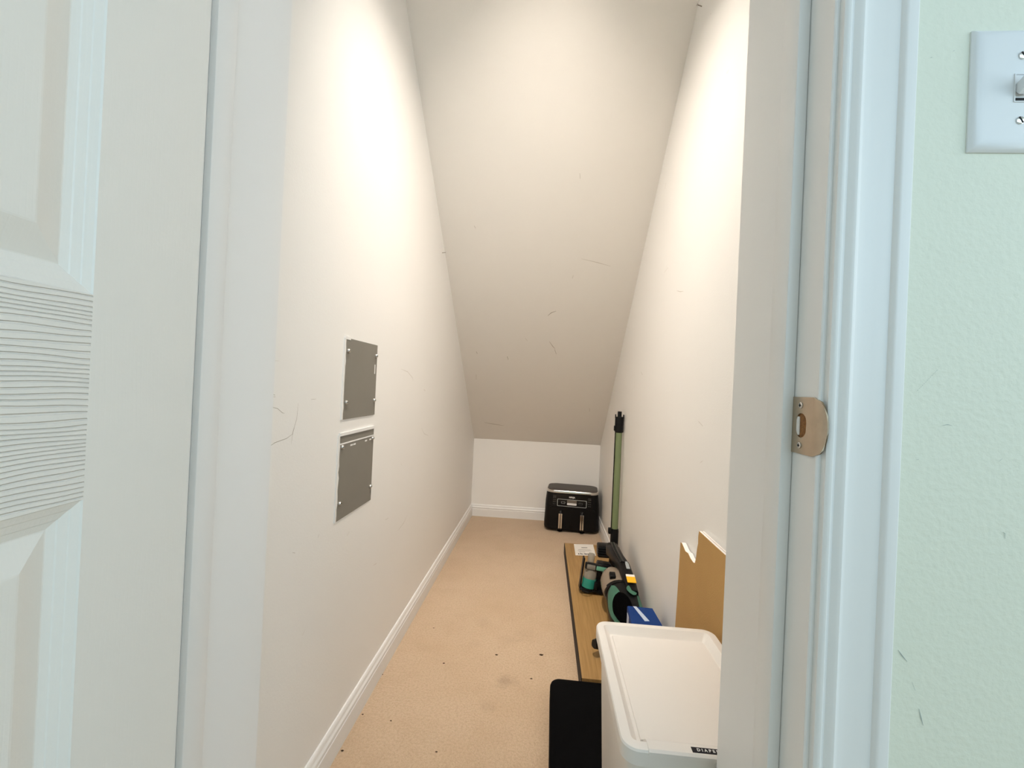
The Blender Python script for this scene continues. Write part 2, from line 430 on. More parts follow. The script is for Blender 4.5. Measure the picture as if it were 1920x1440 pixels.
# ---------------------------------------------------------------- wear on the walls and floor
def marks(parent, plane, data, m, off):
    off = Vector(off)
    for pts, w in data:
        P = [plane(*q) + off for q in pts]
        nrm = off.normalized(); bm = bmesh.new(); a = []; b = []
        for i, p in enumerate(P):
            d = (P[min(i+1, len(P)-1)] - P[max(i-1, 0)])
            sd = d.cross(nrm).normalized()
            ww = w*.7*(.35 if i in (0, len(P)-1) else 1)
            a.append(bm.verts.new(p+sd*ww/2)); b.append(bm.verts.new(p-sd*ww/2))
        for i in range(len(P)-1): bm.faces.new((a[i], a[i+1], b[i+1], b[i]))
        build('scuff_mark', bm, m, parent)
PL = lambda u, v: on(0, -A, u, v)
PR = lambda u, v: on(0, B, u, v)
PH = lambda u, v: on(1, Y0, u, v)
marks(wl, PL, [([(504, 737), (515, 741)], .003), ([(505, 744), (516, 744)], .002), ([(504, 762), (520, 766), (529, 774), (533, 775)], .0011),
    ([(559, 756), (556, 785), (548, 812), (546, 832)], .0011), ([(499, 841), (515, 830), (537, 822), (549, 813)], .0013), ([(551, 803), (548, 815)], .002),
    ([(583, 749), (592, 748)], .0016), ([(598, 1001), (596, 1008)], .002), ([(548, 1036), (553, 1037)], .002)], M['scuff'], (.0006, 0, 0))
marks(wl, PL, [([(752, 692), (764, 697), (773, 708), (775, 715)], .0016), ([(790, 803), (795, 813), (803, 817)], .0016), ([(746, 995), (757, 980), (763, 966)], .0018),
    ([(795, 730), (797, 733)], .005), ([(722, 975), (728, 971)], .003), ([(650, 1005), (655, 996)], .002), ([(752, 867), (753, 874)], .002), ([(510, 676), (523, 677)], .001),
    ([(781, 320), (782, 326)], .003), ([(700, 1060), (706, 1056)], .003), ([(566, 1192), (572, 1180)], .0016)], M['scuff_light'], (.0006, 0, 0))
marks(wr, PR, [([(1363, 138), (1367, 131)], .003), ([(1247, 355), (1249, 343)], .0045), ([(1246, 511), (1253, 502)], .003), ([(1249, 504), (1251, 497)], .002),
    ([(1269, 545), (1276, 547), (1282, 546)], .002), ([(1202, 697), (1205, 703)], .005), ([(1190, 715), (1190, 728)], .002), ([(1310, 790), (1318, 799)], .004), ([(1313, 868), (1318, 864)], .003), ([(1333, 25), (1333, 27)], .004)], M['scuff_light'], (-.0006, 0, 0))
marks(cs, on_slope, [([(1027, 592), (1034, 586), (1043, 583)], .005), ([(1040, 655), (1043, 664)], .006), ([(893, 659), (895, 663)], .007), ([(951, 668), (953, 674)], .007),
    ([(908, 792), (925, 795), (945, 798)], .005), ([(889, 423), (892, 428)], .004), ([(1087, 325), (1088, 335)], .003)], M['scuff'], (0, -.0005, -.0006))
marks(cs, on_slope, [([(1030, 640), (1037, 650), (1041, 654)], .006), ([(985, 634), (989, 639)], .005), ([(1073, 522), (1075, 516)], .005), ([(1105, 765), (1106, 772)], .005),
    ([(1090, 485), (1120, 492), (1145, 499)], .003), ([(893, 702), (893, 712)], .005)], M['scuff_light'], (0, -.0005, -.0006))
zig = [([(1719+i*3.0, 733-i*3.1), (1720.6+i*3.0, 730.6-i*3.1)], .0006 if i%3 else .0009) for i in range(13)]
marks(wf, PH, zig + [([(1880, 997), (1883, 1000), (1883, 1010)], .0008), ([(1765, 798), (1776, 796), (1784, 798)], .0006), ([(1717, 862), (1722, 861)], .0008),
    ([(1872, 865), (1878, 860)], .0008), ([(1744, 109), (1747, 108)], .0012), ([(1786, 97), (1789, 95)], .0008), ([(1722, 1328), (1726, 1345), (1730, 1360)], .0011), ([(1709, 1278), (1715, 1294)], .0009),
    ([(1683, 1218), (1690, 1228), (1700, 1240)], .0012)], M['scuff_hall'], (0, -.0006, 0))
for k, (u, v, s) in enumerate(((832, 1244, .0045), (931, 1228, .005), (1015, 1228, .008), (996, 1273, .005), (813, 1178, .003), (818, 1410, .003), (717, 1265, .003), (642, 1408, .004), (680, 1340, .003), (733, 1352, .003))):
    p = on(2, 0, u, v); bm = bmesh.new()
    r = bmesh.ops.create_icosphere(bm, subdivisions=1, radius=1)
    for q in r['verts']: q.co = Vector((q.co.x*s*random.uniform(.8, 1.4), q.co.y*s*random.uniform(.5, 1.0), abs(q.co.z)*.0016*random.uniform(.5, 1.2))) + p + Vector((0, 0, .0003))
    build('lint', bm, M['speck'], floor)

# ================================================================ THINGS ON THE WALLS
def cover_plate(z0, z1, y0, y1, label, seam):
    t = thing('cover_plate', (-A, (y0+y1)/2, z0), label, 'cover plate', group='grey cover plates on the left wall')
    boxobj('plate', (-A, -A+.0022, y0, y1, z0, z1), M['plate_grey'], t, bev=.0006, seg=1)
    for y in (y0+.018, y1-.012):
        for z in (z0+.043, z1-.032):
            bm = bmesh.new(); disc(bm, (-A+.0022, y, z), (1, 0, 0), .0055, .0055, 12)
            s = build('screw', bm, M['steel'], t, .8)
            boxobj('slot', (-A+.0075, -A+.0081, y-.004, y+.004, z-.0006, z+.0006), M['dark'], s)
    # paint run along the near edge and the top
    bm = bmesh.new(); pts = []
    n = 14
    w = [random.uniform(.004, .009) for _ in range(n+1)]
    a = [Vector((-A+.0027, y0-.003, z0+(z1-z0)*i/n)) for i in range(n+1)]
    b = [Vector((-A+.0027, y0+w[i], z0+(z1-z0)*i/n)) for i in range(n+1)]
    prism(bm, a+b[::-1], (-.0026, 0, 0)); build('paint_edge', bm, M['white_paint'], t)
    if seam:
        boxobj('paint_edge', (-A+.0022, -A+.0030, y0, y1, z1-.026, z1-.0225), M['white_paint'], t)
        boxobj('paint_edge', (-A, -A+.0045, y0+.004, y1-.002, z1-.004, z1+.004), M['white_paint'], t)
        for yy in (.30, .38, .72, .86):
            yv = y0+(y1-y0)*yy; boxobj('paint_fleck', (-A+.0022, -A+.0027, yv, yv+.014, z1-.036, z1-.032), M['white_paint'], t)
    else:
        boxobj('paint_edge', (-A, -A+.0032, y0, y0+.03, z1-.004, z1+.003), M['white_paint'], t)
        boxobj('paint_fleck', (-A+.0022, -A+.0027, y1-.017, y1-.012, z1-.085, z1-.058), M['white_paint'], t)
cover_plate(.866, 1.072, 1.072, 1.287, 'upper square grey metal cover plate on the left wall', False)
cover_plate(.612, .829, 1.062, 1.288, 'lower grey metal cover plate with white paint lines across its top', True)

# nails at the ceiling corners
for P, ax, label in ((on(0, -A, 829, 474), (1, 0, .1), 'small nail in the corner of left wall and sloped ceiling'),
                     (on(0, B, 1200, 498), (-1, 0, .1), 'small nail in the corner of right wall and sloped ceiling'),
                     (on(0, B, 1316, 12), (-1, -.3, .1), 'pale hook nail high in the right wall by the ceiling')):
    t = thing('nail', P, label, 'nail', group='nails in the closet walls'); ax = Vector(ax).normalized()
    bm = bmesh.new(); tube(bm, [P-ax*.004, P+ax*.016], .0014, 8); build('shank', bm, M['scuff'], t, .8)
    bm = bmesh.new(); disc(bm, P+ax*.016, ax, .0035, .0015, 10); build('head', bm, M['steel'], t, .8)

# strike plate on the right jamb
t = thing('strike_plate', (XR, Y0+.02, .912), 'tarnished metal strike plate screwed to the right door jamb', 'strike plate')
yA, yBk = Y0+.0408, Y0+.0062          # stop side, hall-side bend
z0, z1 = .914, .972
zc = (z0+z1)/2
bm = bmesh.new()
hole = []
hy, hz, hr = Y0+.0252, .0125, .0092
for i in range(24):
    a = 2*math.pi*i/24
    hole.append((hy + hr*math.cos(a), zc + (hz-hr)*(1 if math.sin(a) >= 0 else -1) + hr*math.sin(a)))
outer = []
for i in range(24):
    a = 2*math.pi*i/24; c, s = math.cos(a), math.sin(a)
    k = min(((yA-hy) if c > 0 else (hy-yBk))/max(abs(c), 1e-6), ((z1-z0)/2)/max(abs(s), 1e-6))
    outer.append((hy+c*k, zc+s*k))
# push the nearest samples to the four corners
for cy, cz in ((yA, z0), (yA, z1), (yBk, z0), (yBk, z1)):
    i = min(range(24), key=lambda i: (outer[i][0]-cy)**2+(outer[i][1]-cz)**2); outer[i] = (cy, cz)
xo, xi = XR-.0018, XR-.0003
rings = [[Vector((x, y, z)) for y, z in r] for x, r in ((xi, outer), (xo, outer), (xo, hole), (XR+.0002, hole))]
loft(bm, rings, cap0=False, cap1=False)
build('plate', bm, M['nickel'], t)
# curved lip bending out over the jamb edge
bm = bmesh.new(); n = 14; rows = []
for j in range(5):
    q = j/4
    row = []
    for i in range(n+1):
        s = -1+2*i/n
        reach = .0165*math.sqrt(max(0, 1-(s*.96)**2))**.8 if abs(s) < 1 else .0
        reach = max(reach, .0012)
        row.append(Vector((XR-.0018+.0045*(q*reach/.0165)**2, yBk - q*reach, zc + s*(z1-z0)/2)))
    rows.append(row)
rows2 = [[p+Vector((.0014, 0, 0)) for p in r] for r in rows]
rings = [rows[k]+rows2[k][::-1] for k in range(5)]
loft(bm, rings); build('lip', bm, M['nickel'], t, .7)
# wood seen through the latch hole
boxobj('latch_hole', (XR-.0004, XR+.0001, hy-hr*.95, hy+hr*.95, zc-hz*.97, zc+hz*.97), M['raw_wood'], t)
boxobj('hole_edge', (XR-.0012, XR-.0003, hy+.0040, hy+hr*.98, zc-hz*.8, zc+hz*.7), M['white_paint'], t)
for zz in (z0+.0085, z1-.0085):
    bm = bmesh.new(); disc(bm, (XR-.0018, Y0+.0262, zz), (-1, 0, 0), .0033, .0011, 14); s = build('screw', bm, M['steel'], t, .8)
    boxobj('cross_slot', (XR-.0031, XR-.0027, Y0+.0262-.0018, Y0+.0262+.0018, zz-.0005, zz+.0005), M['dark'], s)
    boxobj('cross_slot', (XR-.0031, XR-.0027, Y0+.0262-.0005, Y0+.0262+.0005, zz-.0018, zz+.0018), M['dark'], s)

# light switch on the hall wall
sx, sz = .4275, 1.267
t = thing('light_switch', (sx, Y0, sz-.057), 'white toggle light switch on the mint hall wall', 'light switch')
bm = bmesh.new(); rings = []
for ins, d in ((0, 0), (0, .0015), (.0012, .0030), (.0045, .0052), (.008, .0062), (.011, .0064)):
    rings.append([Vector((sx-.0405+ins, Y0-d, sz-.0575+ins)), Vector((sx+.0405-ins, Y0-d, sz-.0575+ins)), Vector((sx+.0405-ins, Y0-d, sz+.0575-ins)), Vector((sx-.0405+ins, Y0-d, sz+.0575-ins))])
loft(bm, rings); build('wall_plate', bm, M['switch_plastic'], t, .5)
yf = Y0-.0064
for zz in (sz+.0302, sz-.0302):
    bm = bmesh.new(); disc(bm, (sx, yf, zz), (0, -1, 0), .0036, .0013, 14); s = build('screw', bm, M['chrome'], t, .8)
    boxobj('slot', (sx-.0032, sx+.0032, yf-.0016, yf-.0012, zz-.0005, zz+.0005), M['dark'], s, mtx=Matrix.Translation((sx, 0, zz)) @ Matrix.Rotation(1.0, 4, 'Y') @ Matrix.Translation((-sx, 0, -zz)))
bm = bmesh.new(); rings = []
for hx, hz_, d in ((.0064, .0132, -.0004), (.0064, .0132, .0008), (.0055, .0123, .0008), (.0055, .0123, -.0004)):
    rings.append([Vector((sx+a*hx, yf-d, sz+b*hz_)) for a, b in ((-1, -1), (1, -1), (1, 1), (-1, 1))])
loft(bm, rings, False, False); build('toggle_frame', bm, M['switch_plastic'], t)
boxobj('toggle_gap', (sx-.0053, sx+.0053, yf-.0006, yf, sz-.0121, sz-.0095), M['dark'], t)
bm = bmesh.new()
d = Vector((0, -.82, .57)); up = Vector((0, .57, .82)); c = Vector((sx, yf, sz-.003))
r0 = [c+Vector((a*.0048, 0, 0))+up*b*.0055 for a, b in ((-1, -1), (1, -1), (1, 1), (-1, 1))]
r1 = [c+d*.021+Vector((a*.0042, 0, 0))+up*b*.0036 for a, b in ((-1, -1), (1, -1), (1, 1), (-1, 1))]
r2 = [c+d*.0225+Vector((a*.0034, 0, 0))+up*b*.0026 for a, b in ((-1, -1), (1, -1), (1, 1), (-1, 1))]
loft(bm, [r0, r1, r2]); build('toggle_lever', bm, M['switch_plastic'], t, .5)

# spot lamp on the closet side of the wall above the door, aimed down at the back of the closet
lc = Vector((-.04, .76, 2.42)); LT = Matrix.Translation(lc) @ Matrix.Rotation(.55, 4, 'X')
t = thing('spot_lamp', (lc.x, YJ, lc.z), 'white spot lamp with warm diffuser on the wall above the closet door', 'lamp')
u, v = Vector((1, 0, 0)), Vector((0, 1, 0))
def lrings(zr): return [[LT @ p for p in ering(Vector((0, 0, z)), u, v, r, r, 32)] for z, r in zr]
bm = bmesh.new(); loft(bm, lrings(((.030, .072), (.020, .087), (-.140, .087), (-.143, .085), (-.143, .078), (.002, .077)))); build('lamp_can', bm, M['porcelain'], t, .6)
bm = bmesh.new(); loft(bm, lrings(((.001, .075), (0, .075)))); build('diffuser', bm, M['bulb'], t)
bm = bmesh.new(); tube(bm, [Vector((lc.x, YJ, lc.z+.06)), Vector((lc.x, YJ+.05, lc.z+.06)), LT @ Vector((0, 0, .025))], .012, 12); build('bracket', bm, M['porcelain'], t, .8)
bm = bmesh.new(); disc(bm, (lc.x, YJ, lc.z+.06), (0, 1, 0), .045, .018, 24); build('wall_rose', bm, M['porcelain'], t, .8)

# ================================================================ THINGS ON THE FLOOR
# ---- wood board along the right wall
BT = .060
bx0, bx1, by0, by1 = .1565, .405, 1.416, 2.634
t = thing('wood_board', (bx0, by0, 0), 'oak-look board with a white paper label lying on the carpet', 'board')
bm = bmesh.new(); box(bm, bx0+.002, bx1, by0, by1, .006, BT)
build('panel', bm, M['oak'], t)
boxobj('edge_strip', (bx0, bx0+.002, by0, by1, 0, BT-.0005), M['board_edge'], t)
boxobj('underside', (bx0+.002, bx1, by0, by1, 0, .006), M['board_edge'], t)
LC = [on(2, BT+.0004, *q) for q in ((1076, 1020), (1112, 1021), (1117.5, 1042), (1079, 1041))]
bm = bmesh.new(); prism(bm, LC, (0, 0, -.0005)); lab = build('paper_label', bm, M['paper'], t)
def lpt(s, q): return (LC[0]*(1-s)+LC[1]*s)*(1-q) + (LC[3]*(1-s)+LC[2]*s)*q + Vector((0, 0, .0003))
for q, s0, s1, h in ((.30, .36, .66, .05), (.50, .18, .80, .02), (.60, .15, .84, .02), (.70, .2, .5, .02)):
    bm = bmesh.new(); bm.faces.new([bm.verts.new(lpt(*k)) for k in ((s0, q), (s1, q), (s1, q+h), (s0, q+h))]); build('print_line', bm, M['ink'], lab)
for s0 in (.15, .26, .34, .45, .52, .60, .68, .76, .83):
    hh = random.uniform(.05, .14); bm = bmesh.new()
    bm.faces.new([bm.verts.new(lpt(*k)) for k in ((s0, .92-hh), (s0+.05, .92-hh*.6), (s0+.06, .93), (s0-.01, .93))]); build('print_mark', bm, M['ink'], lab)

# ---- air fryer by the back wall
FX, FYY = .217, 3.000
t = thing('air_fryer', (FX, FYY, 0), 'black two-drawer air fryer with chrome top band by the back wall', 'air fryer', rz=-.085)
FM = Matrix.Translation((FX, FYY, 0)) @ Matrix.Rotation(-.085, 4, 'Z')
def fobj(name, bm, m, parent=None, smooth=None):
    bmesh.ops.recalc_face_normals(bm, faces=bm.faces[:])
    me = bpy.data.meshes.new(name); bm.to_mesh(me); bm.free()
    o = link(name, me, m, None, smooth); o.parent = parent or t
    return o
D = .225; cy = D/2                         # local: x right, y away from the camera, front at y = 0
HXB, HXT = .184, .173
bm = bmesh.new()
loft(bm, [rrect(0, cy, hx, hy, r, z, 6) for z, hx, hy, r in ((.012, HXB-.02, cy-.02, .04), (.016, HXB-.006, cy-.005, .045), (.03, HXB, cy, .05), (.06, HXB, cy, .05), (.20, HXB-.004, cy-.001, .05), (.262, HXT+.001, cy-.003, .05))])
fobj('body', bm, M['black_plastic'], smooth=.7)
bm = bmesh.new(); loft(bm, [rrect(0, cy, hx, hy, r, z, 8) for z, hx, hy, r in ((.262, HXT, cy-.004, .055), (.264, HXT+.002, cy-.001, .055), (.277, HXT+.002, cy-.001, .055), (.280, HXT, cy-.003, .055))]); fobj('chrome_band', bm, M['chrome'], smooth=.6)
bm = bmesh.new(); loft(bm, [rrect(0, cy, hx, hy, r, z, 8) for z, hx, hy, r in ((.279, HXT-.003, cy-.006, .055), (.2825, HXT-.005, cy-.008, .055), (.285, HXT-.016, cy-.018, .05), (.2865, HXT-.05, cy-.045, .04))]); fobj('top_lid', bm, M['fryer_top'], smooth=.6)
def fpanel(name, x0, x1, z0, z1, y, m, d=.002, parent=None, bev=.0):
    bm = bmesh.new()
    r = [Vector((p.x, y, p.y)) for p in rrect((x0+x1)/2, (z0+z1)/2, (x1-x0)/2, (z1-z0)/2, bev or .0005, 0, 4)]
    prism(bm, r, (0, -d, 0)); return fobj(name, bm, m, parent)
cp = fpanel('control_panel', -.128, .128, .176, .256, .0035, M['black_gloss'], .0025)
# thin bright frame line round the controls
bm = bmesh.new()
ro = [Vector((p.x, .0012, p.y)) for p in rrect(0, .2005, .098, .0245, .006, 0, 5)]
ri = [Vector((p.x, .0012, p.y)) for p in rrect(0, .2005, .0945, .0212, .0045, 0, 5)]
loft(bm, [ro, [p+Vector((0, -.0012, 0)) for p in ro], [p+Vector((0, -.0012, 0)) for p in ri], ri], cap0=False, cap1=False)
fobj('frame_line', bm, M['frame_line'], cp)
fpanel('display_window', -.032, .032, .201, .2215, .0012, M['fryer_window'], .0006, cp)
fpanel('display_bar', -.032, .032, .187, .201, .0012, M['fryer_print'], .0010, cp, .004)
def ring_print(x, z, hx, hz):
    bm = bmesh.new(); o = [Vector((p.x, .0012, p.y)) for p in rrect(x, z, hx, hz, .003, 0, 3)]; i = [Vector((p.x, .0012, p.y)) for p in rrect(x, z, hx-.0016, hz-.0016, .002, 0, 3)]
    loft(bm, [o, [p+Vector((0, -.0006, 0)) for p in o], [p+Vector((0, -.0006, 0)) for p in i], i], cap0=False, cap1=False)
    return bm
fobj('button_print', ring_print(-.058, .2005, .013, .0065), M['frame_line'], cp)
fobj('button_print', ring_print(.058, .2005, .013, .0065), M['fryer_dim_print'], cp)
for sg in (-1, 1):
    for k in range(4):
        z = .187+k*.014
        for j in range(2):
            x = sg*(.112+j*.011); fpanel('program_print', x-.0035, x+.0035, z, z+.003, .0012, M['fryer_dim_print'], .0005, cp)
    fpanel('program_print', sg*.116-.010, sg*.116+.010, .238, .241, .0012, M['fryer_dim_print'], .0005, cp)
text = text_mesh('logo', 'NINJA', .0145, Matrix.Translation((0, .0010, .2395)) @ Matrix.Rotation(math.pi/2, 4, 'X'), M['fryer_print'], None, .0004, .0006)
text.parent = cp; text.matrix_parent_inverse = Matrix.Identity(4)
for sx_ in (-1, 1):
    dr = fpanel('drawer', sx_*.078-.074, sx_*.078+.074, .026, .168, .003, M['black_plastic'], .0055, None, .012)
    x = sx_*.071
    bm = bmesh.new()
    pts = [Vector((x, .000, .140)), Vector((x, -.020, .141)), Vector((x, -.026, .132)), Vector((x, -.026, .045)), Vector((x, -.020, .036)), Vector((x, .000, .037))]
    tube(bm, pts, .012, 10, up=Vector((1, 0, 0)), pw=.6); hd = fobj('handle', bm, M['black_plastic'], dr, .8)
    for q in (-1, 1):
        bm = bmesh.new(); box(bm, x+q*.0068-.0050, x+q*.0068+.0050, -.0385, -.034, .038, .136, .0012, 1); fobj('handle_trim', bm, M['chrome'], hd)
for sx_ in (-1, 1):
    for y in (.03, D-.03):
        bm = bmesh.new(); loft(bm, [ering(Vector((sx_*.075, y, z)), Vector((1, 0, 0)), Vector((0, 1, 0)), .016, .016, 14) for z in (0, .014)]); fobj('foot', bm, M['black_matte'])

# ---- vacuum wand leaning by the right wall
wx = B-.026
def wp(u, v, x=wx): return on(0, x, u, v)
base = Vector((wx-.002, 2.335, BT)); top = wp(1162, 774)
ax = (top-base); L = ax.length; ax.normalize()
def wpt(z): return base + ax*((z-base.z)/ax.z)
t = thing('vacuum_wand', base, 'green and black vacuum wand standing upright against the right wall', 'vacuum wand')
bm = bmesh.new(); tube(bm, [wpt(.245), wpt(.775)], [.0168, .0168], 20); build('tube', bm, M['tube_green'], t, .8)
bm = bmesh.new(); p0, p1 = wpt(.25), wpt(.772); uu, vv, ww = frame(ax)
for sg in (-1,):
    c0, c1 = p0 + Vector((-.0165, 0, 0)), p1 + Vector((-.0165, 0, 0))
    tube(bm, [c0, c1], .0042, 8)
build('cable_rail', bm, M['black_plastic'], t, .8)
bm = bmesh.new(); tube(bm, [wpt(.752), wpt(.756), wpt(.822), wpt(.834)], [.019, .0225, .0225, .0215], 20); col = build('top_collar', bm, M['black_plastic'], t, .7)
bm = bmesh.new(); tube(bm, [wpt(.82), wpt(.862)], [.0105, .0105], 12, pw=.6); build('electric_plug', bm, M['black_plastic'], col, .8)
for sg in (-1, 1):
    c = wpt(.832) + Vector((sg*.0205, 0, 0)); boxobj('latch_prong', (c.x-.0022, c.x+.0022, c.y-.008, c.y+.008, c.z-.006, c.z+.014), M['black_plastic'], col, bev=.001)
c = wpt(.775) + Vector((-.022, -.004, 0)); boxobj('button', (c.x-.005, c.x+.003, c.y-.007, c.y+.007, c.z-.014, c.z+.012), M['black_plastic'], col, bev=.002)
bm = bmesh.new(); tube(bm, [wpt(.064), wpt(.10), wpt(.16), wpt(.245), wpt(.255)], [.024, .022, .0205, .0205, .0185], 20); slv = build('lower_sleeve', bm, M['black_plastic'], t, .7)
c = wpt(.245) + Vector((-.025, -.006, 0)); boxobj('release_button', (c.x-.009, c.x+.008, c.y-.012, c.y+.012, c.z-.016, c.z+.014), M['black_plastic'], slv, bev=.004)
# neck block on the left of the sleeve
c = on(1, 2.27, 1131, 1031); bm = bmesh.new()
box(bm, c.x-.030, c.x+.05, c.y-.035, c.y+.035, c.z-.03, c.z+.028, .008, 2)
nb = build('neck_block', bm, M['black_plastic'], t, .6)
for k in range(4):
    boxobj('rib', (c.x-.032, c.x+.02, c.y-.0375, c.y-.034, c.z-.020+k*.012, c.z-.015+k*.012), M['black_gloss'], nb, bev=.001, seg=1)

# ---- hand vacuum leaning on the wand
N = on(1, 2.10, 1146, 1026); Mo = Vector((.342, 1.712, BT+.078))
N.x = .345
ax = (N-Mo); HL = ax.length; ax.normalize()
side = Vector((-1, 0, 0)); side = (side - ax*side.dot(ax)).normalized(); upv = ax.cross(side)
if upv.z < 0: upv = -upv
def hp(s, l=0, h=0): return Mo + ax*s + side*l + upv*h     # along the axis, to the left, upward
t = thing('hand_vacuum', (Mo.x, Mo.y, BT), 'green and black cordless hand vacuum with smoky dust cup lying on the board', 'hand vacuum')
def hring(s, l, h, rl, rh, n=22, pw=1): return ering(hp(s, l, h), side, upv, rl, rh, n, pw)
bm = bmesh.new()
loft(bm, [hring(*r) for r in ((-.130, -.002, -.004, .012, .014), (-.122, 0, -.002, .032, .034), (-.10, 0, 0, .050, .050), (-.06, 0, .002, .063, .060), (-.01, 0, .003, .066, .063), (.05, 0, .002, .064, .062), (.085, 0, 0, .059, .060), (.10, 0, 0, .054, .056))])
body = build('motor_housing', bm, M['black_plastic'], t, .8)
# green side shell: a raised patch on the left of the housing
def prof(s):
    ks = ((-.130, .012), (-.122, .033), (-.10, .050), (-.06, .0615), (-.01, .0645), (.05, .063), (.085, .0595), (.10, .055))
    for (a, ra), (b, rb) in zip(ks, ks[1:]):
        if a <= s <= b: return ra + (rb-ra)*(s-a)/(b-a)
    return .05
def shell(name, s0, s1, a_of, m, lift=.003, parent=body, n=16, k=8):
    bm = bmesh.new(); G = []
    for i in range(n+1):
        s = s0+(s1-s0)*i/n; a0, a1 = a_of(i/n); r = prof(s)+lift
        G.append([bm.verts.new(hp(s) + (side*math.cos(a0+(a1-a0)*j/k) + upv*math.sin(a0+(a1-a0)*j/k))*r) for j in range(k+1)])
    for i in range(n):
        for j in range(k): bm.faces.new((G[i][j], G[i+1][j], G[i+1][j+1], G[i][j+1]))
    bmesh.ops.solidify(bm, geom=bm.faces[:], thickness=.003)
    return build(name, bm, m, parent, .8)
def leafband(lo, hi):
    def f(q):
        w = math.sin(math.pi*min(1, max(0, q)))**.55
        mid = (lo+hi)/2; return (mid-(mid-lo)*w, mid+(hi-mid)*w+1e-3)
    return f
shell('side_shell', -.118, .082, leafband(.25, 1.30), M['vac_green'])
shell('side_shell', -.085, .060, leafband(2.25, 2.75), M['vac_green'])
shell('release_button', .005, .058, leafband(1.62, 2.18), M['vac_green'], .010)
shell('handle_grip', -.125, .022, leafband(.62, 1.75), M['black_matte'], .006)
# dust cup
bm = bmesh.new()
loft(bm, [hring(*r) for r in ((.098, .010, -.006, .060, .052), (.13, .014, -.008, .061, .054), (.18, .018, -.010, .056, .050), (.215, .020, -.012, .044, .042), (.238, .022, -.014, .026, .028))])
cup = build('dust_cup', bm, M['smoke_cup'], t, .8)
bm = bmesh.new(); loft(bm, [hring(*r) for r in ((.10, .006, -.006, .030, .030), (.20, .012, -.010, .024, .024))]); build('cup_filter', bm, M['dust'], cup, .8)
bm = bmesh.new(); loft(bm, [hring(*r) for r in ((.086, 0, 0, .0615, .0615), (.104, .004, -.002, .0635, .0575))]); build('ring_seal', bm, M['black_plastic'], t, .8)
c = hp(.135, .034, .047); boxobj('cup_latch', (-.012, .012, -.014, .014, -.007, .010), M['black_plastic'], cup, bev=.003, mtx=Matrix.Translation(c) @ Matrix.Rotation(.35, 4, 'X'))
# black duct running along the top to the nozzle
bm = bmesh.new()
def brick(s, l, h, rl, rh): return ering(hp(s, l, h), side, upv, rl, rh, 16, .55)
loft(bm, [brick(*r) for r in ((.03, -.028, .052, .022, .018), (.10, -.026, .050, .024, .024), (.20, -.022, .042, .024, .026), (.28, -.010, .022, .026, .028), (.36, -.002, .008, .028, .028), (HL-.03, 0, 0, .029, .028), (HL, 0, 0, .026, .025))])
duct = build('duct', bm, M['black_plastic'], t, .7)
bm = bmesh.new(); loft(bm, [brick(*r) for r in ((.20, -.014, .066, .009, .006), (.30, -.002, .050, .009, .006), (.38, .002, .036, .009, .006))]); build('duct_ridge', bm, M['black_gloss'], duct, .7)
def patch(name, s0, s1, l0, l1, h, m, parent):
    bm = bmesh.new(); prism(bm, [hp(s0, l0, h), hp(s1, l0, h), hp(s1, l1, h), hp(s0, l1, h)], upv*.002); return build(name, bm, m, parent)
patch('warning_sticker', .062, .096, -.046, -.012, .0775, M['yellow'], duct)
patch('warning_sticker', .096, .110, -.046, -.012, .0770, M['paper'], duct)
patch('model_print', .150, .185, -.036, -.022, .0735, M['frame_line'], duct)
patch('model_print', .190, .200, -.034, -.024, .0705, M['frame_line'], duct)

# ---- brush head with clear window, left of the hand vacuum
bz = BT+.012
P = on(2, bz+.01, 1108, 1103)
t = thing('brush_head', (P.x, P.y, bz), 'small vacuum brush head with clear tube and teal roller on the board', 'vacuum attachment')
T0 = Matrix.Translation((P.x-.014, P.y, bz)) @ Matrix.Rotation(.12, 4, 'Y') @ Matrix.Rotation(-.10, 4, 'X')
def bobj(name, bm, m, smooth=None, parent=None):
    for v in bm.verts: v.co = T0 @ v.co
    return build(name, bm, m, parent or t, smooth)
def cyl(zr, n=20, cx=0, cyy=0): return [ering(Vector((cx, cyy, z)), Vector((1, 0, 0)), Vector((0, 1, 0)), r, r, n) for z, r in zr]
bm = bmesh.new(); loft(bm, cyl(((.012, .024), (.016, .030), (.050, .031), (.056, .030)))); bobj('teal_roller', bm, M['teal'], .8)
bm = bmesh.new(); loft(bm, cyl(((.056, .0295), (.10, .0295), (.104, .027)))); bobj('clear_tube', bm, M['clear_cup'], .8)
bm = bmesh.new(); loft(bm, cyl(((.058, .016), (.10, .016)))); bobj('tube_core', bm, M['dust'], .8)
bm = bmesh.new(); loft(bm, cyl(((.104, .014), (.150, .016), (.158, .013)), 14, -.004, .012)); bobj('clear_neck', bm, M['clear_cup'], .8)
bm = bmesh.new(); box(bm, -.040, -.033, -.012, .03, .002, .138, .002, 1); bobj('side_guard', bm, M['black_plastic'])
bm = bmesh.new(); box(bm, -.038, .088, -.022, .045, .0, .012, .004, 2); bobj('base_tray', bm, M['black_plastic'], .6)
bm = bmesh.new(); tube(bm, [(-.030, -.022, .006), (-.030, -.040, .006), (-.004, -.046, .006), (.016, -.024, .006)], .0028, 8); bobj('wire_clip', bm, M['black_plastic'], .8)
bm = bmesh.new(); box(bm, .026, .090, .0, .05, .006, .128, .008, 2); bobj('back_housing', bm, M['black_plastic'], .6)
bm = bmesh.new(); box(bm, -.030, .094, -.032, -.002, .096, .124, .006, 2); band = bobj('cross_band', bm, M['black_plastic'], .6)
bm = bmesh.new(); box(bm, .018, .088, -.0345, -.030, .101, .119, .003, 2); bobj('green_badge', bm, M['vac_green'], .6, band)
